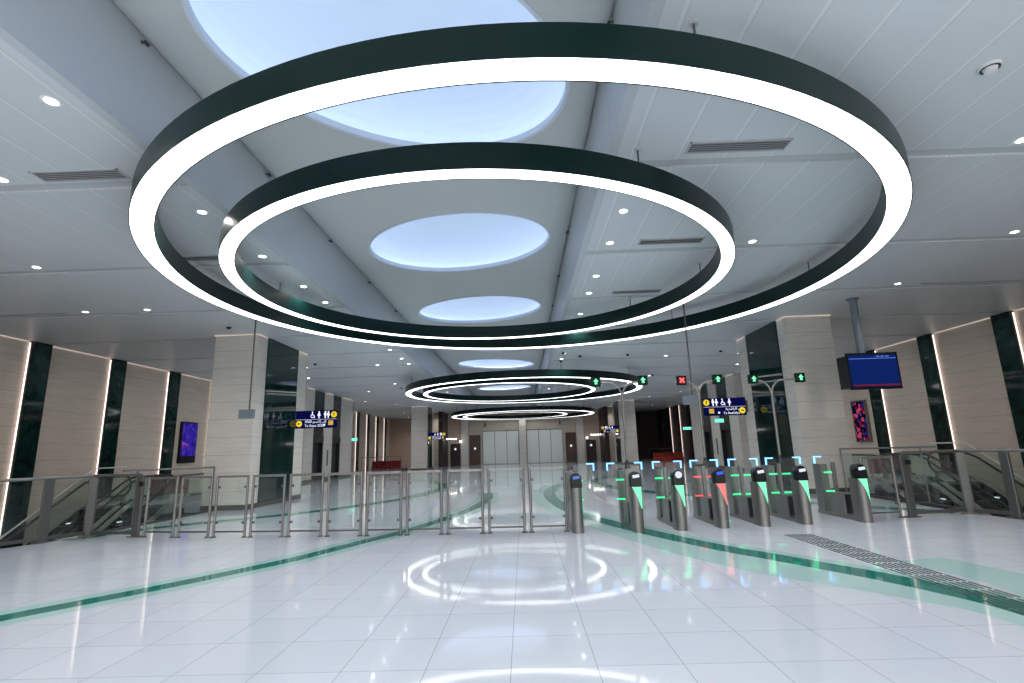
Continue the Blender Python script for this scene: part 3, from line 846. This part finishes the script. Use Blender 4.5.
# ------------------------------------------------------------------ ticket gates
def gate(x, y, L, colour, label, reader='blue', wings=(True, True)):
    t = thing('ticket_gate', label, 'ticket gate', (x, y, 0), 0, 'ticket gates')
    # front post: half-round steel nose
    R = .10; P = [(R * math.cos(a), R + .0 + R * math.sin(a)) for a in [PI + PI * i / 12 for i in range(13)]] + [(R, .30), (-R, .30)]
    m = MB(); m.prism(P, 0, .775, None); m.build('front_post', 'steel', t, True)
    # reader head: arched black housing set on the nose
    m = MB(); A = [(-.1, .775), (.1, .775)] + [(.1 * math.cos(a), .935 + .1 * math.sin(a)) for a in [PI * i / 14 for i in range(15)]]
    n = len(A); lay = ((.005, .90), (.02, 1.), (.20, 1.), (.225, .88)); vs = []
    for yy, k in lay: vs += [(p[0] * k, yy + (p[1] - .775) * .10, .775 + (p[1] - .775) * (1. if k == 1. else .96)) for p in A]
    fs = [tuple(range(n)), tuple(reversed(range(3 * n, 4 * n)))] + [(j * n + i, j * n + (i + 1) % n, (j + 1) * n + (i + 1) % n, (j + 1) * n + i) for j in range(3) for i in range(n)]
    m.add(vs, fs); fixn(m.build('reader_head', 'blackgloss', t, True))
    m = MB(); T = Matrix.Translation((0, .012, .955)) @ Matrix.Rotation(math.radians(-6), 4, 'X') @ Matrix.Rotation(math.radians(-8), 4, 'Y')
    if reader == 'white': m.cyl((0, .0, .955), (0, .012, .955), .06, 20)  # round reflection on the reader head, made as a glowing disc
    else: m.bbox(-.06, .06, -.008, .0, -.026, .026, .002, T)
    m.build('screen', {'blue': 'screen', 'white': 'screenw', 'mix': 'screenw', 'tilt': 'tvline'}[reader], t)
    # lit wedge on the nose
    if colour:
        n = 12; vs = []; fs = []
        for j in range(n + 1):
            z = .772 - .37 * j / n
            u0 = -.95 + 1.65 * (j / n) ** .75; u1 = .95     # angle range across the nose
            for i in range(7):
                a = -PI / 2 + (u0 + (u1 - u0) * i / 6) * .95
                vs.append((.1035 * math.cos(a), R + .1035 * math.sin(a), z))
        for j in range(n):
            for i in range(6): fs.append((j * 7 + i, (j + 1) * 7 + i, (j + 1) * 7 + i + 1, j * 7 + i + 1))
        m = MB(); m.add(vs, fs); m.build('light_wedge', colour + 'panel', t)
    else:
        m = MB(); m.box(.1, .104, .11, .135, .30, .80); m.build('light_line', 'greenled', t)
    # long low base
    m = MB(); m.bbox(-.07, .07, .2, L, 0, .07, .02); m.build('base', 'steel', t)
    # flap housing
    m = MB(); m.bbox(-.08, .08, .56, 1.02, .07, .47, .015); m.build('flap_housing', 'steel', t)
    m = MB(); m.box(-.065, .065, .545, .56, .10, .45); m.build('housing_grille', 'black', t)
    # middle flap pillar
    m = MB(); m.bbox(-.035, .035, .88, .95, .47, 1.05, .01); m.build('flap_pillar', 'steel', t)
    # rear pillar
    m = MB(); Q = [(R * math.cos(a) * .75, L - R + R * math.sin(a)) for a in [PI * i / 10 for i in range(11)]] + [(-.075, L - .34), (.075, L - .34)]
    m.prism(Q, 0, 1.0); m.build('rear_pillar', 'steel', t, True)
    led = (colour or 'green') + 'led'
    # glass flaps reaching into the aisles, lit at the free upper corner
    for sgn, wl_ in zip((-1, 1), wings):
        if not wl_: continue
        m = MB(); m.box(sgn * .085, sgn * wl_, .90, .912, .14, 1.15); m.box(sgn * .036, sgn * .085, .90, .912, .5, 1.15); f = m.build('glass_flap', 'glass', t)
        for z in (.49, .85):
            m = MB(); m.box(sgn * .05, sgn * .21, .884, .899, z - .014, z + .014); m.build('flap_light', led, f)
        m = MB(); e = sgn * wl_
        m.box(e, e - sgn * .15, .89, .92, 1.15, 1.172); m.box(e, e - sgn * .022, .89, .92, 1.03, 1.15); m.build('corner_light', 'blueled', f)
    return t
GATES = [(.92, 9.66, None, 'tilt', 'dark-headed ticket gate post ending the glass barrier row', (0, .45)),
         (1.97, 9.55, 'green', 'mix', 'green-lit ticket gate under the leftmost lane signal mast', (.37, .32)),
         (2.75, 9.64, 'green', 'white', 'green-lit ticket gate between the red-lit gate and the leftmost mast', (.24, .33)),
         (3.54, 9.78, 'red', 'blue', 'red-lit ticket gate, the only one showing red', (.25, .30)),
         (4.30, 9.84, 'green', 'mix', 'green-lit ticket gate immediately right of the red-lit one', (.23, .35)),
         (5.10, 9.93, 'green', 'mix', 'green-lit ticket gate under the rightmost lane signal mast', (.25, .45)),
         (6.20, 9.96, 'green', 'mix', 'green-lit ticket gate at the right end beside the guardrail', (.37, 0))]
for x, y, c, rd, lab, wg in GATES:
    gate(x, y, 1.6, c, lab, rd, wg)

def arrow_faces(s):
    return [(-.028 * s, -.05 * s), (.028 * s, -.05 * s), (.018 * s, .0), (.05 * s, .0), (0, .06 * s), (-.05 * s, .0), (-.018 * s, .0)]
def mast(x, y, arms, cols, lab, base=.1):
    t = thing('lane_signal_mast', lab, 'signal mast', (x, y, .972), 0, 'Y shaped lane signal masts')
    m = MB(); m.lathe((0, 0, .082), [(0, .16), (.03, .16), (.045, .06), (.06, .02), (.06, 0)], 14); m.box(-base, .05, -.038, .05, .081, .10); fixn(m.build('base', 'black', t, True))
    m = MB(); m.tube([(0, 0, .085), (0, 0, 1.43)], .026, 10); m.build('pole', 'steel', t, True)
    for i, sg in enumerate((-1, 1)):
        AL = arms[i]
        pts = [(0, 0, 1.42)] + [(sg * .24 * (1 - math.cos(a)), 0, 1.45 + .32 * math.sin(a)) for a in [PI / 2 * k / 8 for k in range(1, 9)]] + [(sg * (AL - .07), 0, 1.78)]
        m = MB(); m.tube(pts, .02, 8); m.build('arm', 'steel', t, True)
        s = MB(); s.bbox(sg * AL - .095, sg * AL + .095, -.05, .05, 1.71, 1.90, .012); so = s.build('signal', M.setdefault('sigcase', pbr('very_dark_green_case', (.002, .012, .008), .5, spec=.1)), t)
        a = MB(); c = cols[i]
        if c == 'green':
            P = arrow_faces(1.1); cx_ = sg * AL; n = len(P)
            a.add([(cx_ + p[0], -.053, 1.805 + p[1]) for p in P], [(0, 1, 2, 6), (2, 3, 4, 5, 6)] if False else [tuple(range(n))])
            ao = a.build('signal_arrow', 'greenpanel', so)
            b = MB()
            for q in ((-.08, -.075), (.075, .08)): b.box(cx_ + q[0], cx_ + q[1], -.053, -.051, 1.73, 1.88)
            b.build('signal_glow', M['greendim'], so)
        else:
            cx_ = sg * AL
            for an in (PI / 4, -PI / 4):
                T = Matrix.Translation((cx_, -.056, 1.805)) @ Matrix.Rotation(an, 4, 'Y')
                a.box(-.014, .014, 0, .003, -.065, .065, T)
            a.build('signal_cross', 'redpanel', so)
            b = MB(); b.box(cx_ - .065, cx_ + .065, -.0525, -.051, 1.74, 1.87); b.build('signal_glow', M['reddim'], so)
M['greendim'] = emit('dim_green_signal_face', (.01, .12, .05), 1.)
M['reddim'] = emit('dim_red_signal_face', (.35, .01, .03), 1.)
mast(2.02, 10.53, (.52, .43), ('green', 'green'), 'Y-shaped steel mast with two green arrow signals, the leftmost mast')
mast(3.63, 10.76, (.33, .41), ('red', 'green'), 'Y-shaped steel mast carrying one red cross and one green arrow', .2)
mast(5.19, 10.91, (.35, .62), ('green', 'green'), 'Y-shaped steel mast with two green arrow signals, the rightmost mast', .23)

# ------------------------------------------------------------------ signs
def person_icon(m, x, z, s, female=False):
    m.cyl((x, -.031, z + .42 * s), (x, -.028, z + .42 * s), .11 * s, 12)
    if female: P = [(-.10, .28), (.10, .28), (.26, -.12), (.08, -.12), (.07, -.5), (-.07, -.5), (-.08, -.12), (-.26, -.12)]
    else: P = [(-.18, .28), (.18, .28), (.18, -.08), (.09, -.08), (.08, -.5), (-.08, -.5), (-.09, -.08), (-.18, -.08)]
    m.add([(x + p[0] * s, -.031, z + p[1] * s) for p in P], [tuple(range(len(P)))])
def wheel_icon(m, x, z, s):
    m.cyl((x - .05 * s, -.031, z + .42 * s), (x - .05 * s, -.028, z + .42 * s), .10 * s, 12)
    n = 20
    vs = []
    for i in range(n + 1):
        a = PI * .55 + 1.55 * PI * i / n
        for r in (.2, .29): vs.append((x + r * s * math.cos(a), -.031, z - .15 * s + r * s * math.sin(a)))
    m.add(vs, [(2 * i, 2 * i + 1, 2 * i + 3, 2 * i + 2) for i in range(n)])
    for P in ([(-.09, .3), (.02, .3), (.04, -.05), (-.07, -.05)], [(-.07, .02), (.22, .02), (.22, -.07), (-.07, -.07)], [(.13, -.0), (.22, .0), (.36, -.42), (.27, -.45)]):
        m.add([(x + p[0] * s, -.031, z + p[1] * s) for p in P], [(0, 1, 2, 3)])
def disc_arrow(t, x, z, r, ang):
    td = MB(); tb = MB()
    td.cyl((x, -.032, z), (x, -.028, z), r, 28)
    c, s = math.cos(ang), math.sin(ang)
    P = [(-.6, -.12), (.1, -.12), (.1, -.42), (.68, 0), (.1, .42), (.1, .12), (-.6, .12)]
    tb.add([(x + r * (p[0] * c - p[1] * s), -.034, z + r * (p[0] * s + p[1] * c)) for p in P], [tuple(range(7))])
    d = td.build('arrow_disc', 'signyellow', t); tb.build('arrow', 'black', d)
AR_EXPO = ''.join(reversed('\ufe87\ufedf\ufef0 \ufe87\ufedb\ufeb4\ufe92\ufeee')) 
AR_EXPO = '2020 ' + AR_EXPO
AR_RASH = ''.join(reversed('\ufe87\ufedf\ufef0 \ufe8d\ufedf\ufeae\ufe8d\ufeb7\ufeaa\ufef3\ufe94'))
class IM:
    def __init__(s): s.l = []
    def new(s): s.l.append(MB()); return s.l[-1]
def info_sign(xc, y, zc, left, lab, w=1.5, h=.62):
    t = thing('direction_sign', lab, 'sign', (xc, y, zc), 0, 'navy direction signs')
    b = MB(); b.bbox(-w / 2, w / 2, -.025, .06, -h / 2, h / 2, .01); b.build('casing', 'blackgloss', t)
    b = MB(); b.box(-w / 2 + .02, w / 2 - .02, -.0275, -.025, -h / 2 + .02, h / 2 - .02); b.build('sign_face', 'navy', t)
    wm = MB(); ym = MB(); km = MB(); om = MB(); im = IM()
    s = .24; top = .155; bot = -.145
    if left:
        disc_arrow(t, w / 2 - .13, top, .105, PI / 2); disc_arrow(t, -w / 2 + .14, bot, .105, PI)
        wheel_icon(im.new(), -.14, top, s); person_icon(im.new(), .09, top, s, True); person_icon(im.new(), .31, top, s); person_icon(im.new(), .42, top, s, True)
        om.box(w / 2 - .32, w / 2 - .15, -.031, -.028, bot - .07, bot + .09)
        tx = -w / 2 + .34; texts = [(AR_EXPO, tx, bot + .03, .125), ('To Expo 2020', tx, bot - .115, .12)]; dot = w / 2 - .46
    else:
        disc_arrow(t, -w / 2 + .13, top, .105, PI / 2); disc_arrow(t, w / 2 - .15, bot, .105, 0)
        person_icon(im.new(), -w / 2 + .36, top, s); person_icon(im.new(), -w / 2 + .48, top, s, True); wheel_icon(im.new(), -w / 2 + .70, top, s); person_icon(im.new(), -w / 2 + .93, top, s, True)
        om.box(-w / 2 + .20, -w / 2 + .37, -.031, -.028, bot - .08, bot + .08)
        texts = [(AR_RASH, .02, bot + .03, .125), ('To Rashidiya', -.06, bot - .115, .11)]; dot = -w / 2 + .54
    im.new().cyl((dot, -.031, bot - .06), (dot, -.028, bot - .06), .035, 12)
    for body, x, z, sz in texts:
        vs, fs = text_verts(body, sz)
        T = Matrix.Translation((x, -.031, z)) @ Matrix.Rotation(PI / 2, 4, 'X')
        wm.add(vs, fs, T)
    wm.build('lettering', 'signwhite', t); [q.build('pictogram', 'signwhite', t) for q in im.l];  om.build('ochre_square', 'signochre', t)
    b = MB(); b.box(-w / 2 + .02, w / 2 - .02, -.031, -.029, -.006, .001); b.build('divider', 'signwhite', t)
    ex = -w / 2 if left else w / 2
    b = MB(); b.box(ex, ex + (-.07 if left else .07), 0, .04, -.2, .2); b.build('bracket', 'steeld', t)
info_sign(-7.30, 18.4, 2.72, True, 'navy direction sign to Expo 2020 beside the near left column')
info_sign(7.05, 18.4, 2.72, False, 'navy direction sign to Rashidiya beside the near right column')
info_sign(-7.30, 44.3, 2.72, True, 'small distant navy direction sign beside the far left column')
info_sign(7.28, 44.3, 2.85, False, 'small distant navy direction sign beside the far right column')

def exit_sign(x, y, z, lab, w=.42):
    t = thing('exit_sign', lab, 'exit sign', (x, y, z), 0, 'green exit signs')
    b = MB(); b.box(-w / 2 - .02, w / 2 + .02, 0, .06, -.12, .12); b.build('casing', 'white', t)
    b = MB(); b.box(-w / 2, w / 2, -.004, 0, -.10, .10); b.build('sign_face', 'exit', t)
    b = MB(); b.cyl((0, .03, .12), (0, .03, H - z), .01, 6); b.build('rod', 'steeld', t)
exit_sign(-12.6, 38.6, 2.5, 'green exit sign hanging beyond the left lift block', .7)
exit_sign(13.3, 43.0, 2.7, 'green exit sign hanging in front of the dark far right corner', .65)
exit_sign(11.2, 30.2, 2.72, 'green exit sign beside the right lift entrances', .5)

for x, sd in ((-6.94, 'left'), (4.17, 'right')):
    t = thing('hanging_sensor_box', 'blue-grey box hanging on a long thin rod, %s side' % sd, 'sensor box', (x, 13.0, 2.55), 0, 'grey boxes hanging on rods')
    b = MB(); b.bbox(-.19, .19, -.05, .06, -.11, .11, .015); b.build('body', 'grey', t)
    b = MB(); b.cyl((0.06, 0, .11), (0.06, 0, H - 2.55), .02, 10); b.build('rod', 'steeld', t, True)
    b = MB(); b.cyl((0.06, 0, H - 2.59), (0.06, 0, H - 2.55), .05, 14); b.build('ceiling_rose', 'steel', t)

# display screen on a ceiling pole
t = thing('display_screen', 'blue departure display hanging from a thick ceiling pole on the right', 'display screen', (9.08, 13.5, 3.19))
b = MB(); b.bbox(-.62, .62, 0, .46, -.42, .42, .02); b.build('housing', 'blackgloss', t)
b = MB(); b.bbox(-.66, .66, -.05, .0, -.475, .475, .01); bz = b.build('bezel', 'blackgloss', t)
b = MB(); b.box(-.61, .61, -.054, -.05, -.40, .42); b.build('screen', 'tv', t)
b = MB(); b.box(-.60, .60, -.056, -.054, .315, .33)
for i in range(3): b.box(.1 + i * .12, .19 + i * .12, -.056, -.054, .36, .385)
b.build('screen_heading', 'tvline', t)
b = MB(); b.box(-.58, .60, -.056, -.054, -.385, -.35); b.build('screen_ticker', 'tvred', t)
b = MB(); b.cyl((-.05, .25, .42), (-.05, .25, H - 3.19), .095, 20); b.build('pole', 'grey', t, True)
b = MB(); b.cyl((-.05, .25, H - 3.19 - .03), (-.05, .25, H - 3.19), .16, 20); b.build('ceiling_flange', 'grey', t, True)

# wall screens
t = thing('wall_screen', 'upright purple video screen on the left wall between dark pilasters', 'wall screen', (-WX, 23.5, 2.2))
b = MB(); b.box(0.0, .12, -.55, .55, -.9, .9); b.build('casing', 'blackgloss', t)
b = MB(); b.box(.12, .125, -.5, .5, -.60, .85); b.build('screen', 'purple', t)
t = thing('wall_screen', 'upright screen of red and blue dots on the right wall', 'wall screen', (WX, 23.85, 2.25))
b = MB(); b.box(-.10, 0, -.5, .5, -.92, .92); b.build('casing', 'steel', t)
b = MB(); b.box(-.105, -.10, -.43, .43, -.86, .86); b.build('screen', 'dots', t)

# ------------------------------------------------------------------ tactile paving
t = thing('tactile_paving_strip', 'strip of dark raised tactile bars set in the white floor at right', 'tactile paving', (4.16, 1.0, 0))
b = MB()
for i in range(7):
    for j in range(26):
        y = .02 + j * .308
        if 1.0 + y > 8.9: continue
        x = .02 + i * .066
        b.prism([(x, y + .01), (x + .012, y), (x + .024, y + .01), (x + .024, y + .265), (x + .012, y + .275), (x, y + .265)], 0, .006)
b.build('tactile_bars', M.setdefault('bars', pbr('dark_grey_tactile_bar', (.05, .065, .062), .4)), t)

# ------------------------------------------------------------------ far things
def red_barrier(x, y, mat, lab, grp):
    t = thing('plastic_barrier', lab, 'barrier', (x, y, 0), 0, grp)
    b = MB()
    P = [(-.22, 0), (.22, 0), (.20, .18), (.10, .35), (.07, .72), (-.07, .72), (-.10, .35), (-.20, .18)]
    vs = [(xx, p[0], p[1]) for xx in (-.44, .44) for p in P]
    n = 8; b.add(vs, [tuple(range(n)), tuple(reversed(range(n, 2 * n)))] + [(i, n + i, n + (i + 1) % n, (i + 1) % n) for i in range(n)])
    fixn(b.build('body', mat, t))
    b = MB(); b.cyl((-.3, -.1, .5), (-.3, .1, .5), .04, 8); b.cyl((.3, -.1, .5), (.3, .1, .5), .04, 8); b.build('lug', 'black', t)
for i in range(3):
    pos = ['nearest the side wall', 'in the middle', 'nearest the hall']
    red_barrier(-13.9 + .92 * i, 50., 'darkred', 'dark red plastic barrier at the far left corner, ' + pos[i], 'dark red barriers far left')
    red_barrier(14.4 - .92 * i, 50., 'red', 'bright red plastic barrier at the far right corner, ' + pos[i], 'bright red barriers far right')
for sx in (-1, 1):
    s = 'left' if sx < 0 else 'right'
    t = thing('far_guardrail', 'distant steel and glass rail in front of the %s red barriers' % s, 'guardrail', (sx * 12., 48.8, 0), 0, 'distant guardrails')
    b = MB(); b.tube([(-sx * .6, 0, 1.1), (sx * 3., 0, 1.1)], .025, 8); b.build('handrail', 'steel', t)
    for k in range(4):
        b = MB(); b.cyl((sx * (-.6 + 1.2 * k), 0, 0), (sx * (-.6 + 1.2 * k), 0, 1.1), .025, 8); b.build('post', 'steeld', t)
for sx in (-1, 1):
    s = 'left' if sx < 0 else 'right'
    for i in range(5):
        x = sx * (6.75 + .22 * i)
        t = thing('pendant_lamp', 'tiny white pendant in the far cluster by the %s dark door, %s from the middle' % (s, ORD[i]), 'pendant lamp', (x, 52.5, 2.62), 0, 'tiny pendants by the far doors')
        b = MB(); b.cyl((0, 0, .05), (0, 0, H - 2.62), .006, 6); b.build('cord', 'steeld', t)
        b = MB(); b.lathe((0, 0, 0), [(0, -.06), (.05, -.04), (.065, .0), (.05, .04), (0, .06)], 10); b.build('lamp_shade', 'down', t, True)
    t = thing('pendant_lamp', 'single lower white pendant beside the %s far dark door' % s, 'pendant lamp', (sx * 6.35, 53., 2.35), 0, 'tiny pendants by the far doors')
    b = MB(); b.cyl((0, 0, .05), (0, 0, H - 2.35), .006, 6); b.build('cord', 'steeld', t)
    b = MB(); b.lathe((0, 0, 0), [(0, -.09), (.07, -.05), (.09, .0), (.07, .05), (0, .09)], 10); b.build('lamp_shade', 'down', t, True)
# pink barrier behind the left landing
for sx in (-1, 1):
    s = 'left' if sx < 0 else 'right'
    t = thing('folding_screen_barrier', 'low reddish barrier board behind the %s escalator landing' % s, 'barrier', (sx * 14.0, 20.8, 0), 0, 'reddish barrier boards')
    b = MB(); b.bbox(-.8, .8, -.02, .02, .15, .85, .01); b.build('board', M.setdefault('pinkish', pbr('faded_red_board', (.32, .12, .11), .5)), t)
    b = MB()
    for x in (-.7, .7): b.box(x - .03, x + .03, -.2, .2, 0, .04); b.box(x - .02, x + .02, -.02, .02, 0, .15)
    b.build('feet', 'steeld', t)

# ------------------------------------------------------------------ unseen fill lamps added behind the camera
def area(loc, sx_, sy_, p, col=(1, 1, 1)):
    l = bpy.data.lights.new('fill_area_lamp', 'AREA'); l.shape = 'RECTANGLE'; l.size = sx_; l.size_y = sy_; l.energy = p; l.color = col
    o = bpy.data.objects.new('fill_area_lamp', l); COL.objects.link(o); o.location = loc; return o
area((-5., -5.2, H - .05), 8, 5, 1000, (1, .98, .96)); area((5.5, -5.2, H - .05), 8, 5, 1000, (1, .98, .96))
# fill spots without fixtures added to brighten walls; narrow downlights over the marble panels
for sx in (-1, 1):
    for k in range(-1, 4):
        y = 15.6 + 3.2 * k
        y = (15.42 if sx < 0 else 15.8) + 3.2 * k
        spot((sx * 11.6, y + 1.9, H - .04), 70, 1.5, 1., (1, .95, .88), (sx * 15.2, y + 1.9, 2.0), .1)
        spot((sx * 14.75, y + .33, H - .04), 16, 1.2, .8, (1, .97, .92), (sx * 15.02, y + .33, 3.6), .03)

w = bpy.data.worlds.new('world'); scene.world = w; w.use_nodes = True
w.node_tree.nodes['Background'].inputs[0].default_value = (.6, .7, .8, 1); w.node_tree.nodes['Background'].inputs[1].default_value = .05

# ------------------------------------------------------------------ camera
cam = bpy.data.cameras.new('camera'); co = bpy.data.objects.new('camera', cam); COL.objects.link(co)
R = Matrix(((0.9993169683373027, 0.0332649568966848, 0.016094702103617513), (0.022478656642982528, -0.2014996756168597, -0.9792306116139483), (-0.02933098683422338, 0.9789235533834918, -0.2021097965027143)))
co.matrix_world = Matrix.Translation((0, 0, 1.5)) @ R.to_4x4()
cam.sensor_width = 36; cam.lens = 519 / 1024 * 36; cam.clip_start = .05; cam.clip_end = 200
scene.camera = co
vs = scene.view_settings
vs.view_transform = 'Standard'; vs.look = 'None'; vs.exposure = 0.1; vs.gamma = 1; vs.use_curve_mapping = False
cy = scene.cycles
cy.max_bounces = 10; cy.diffuse_bounces = 5; cy.glossy_bounces = 5; cy.transparent_max_bounces = 24; cy.sample_clamp_indirect = 6
cy.caustics_reflective = False; cy.caustics_refractive = False
cy.use_denoising = True
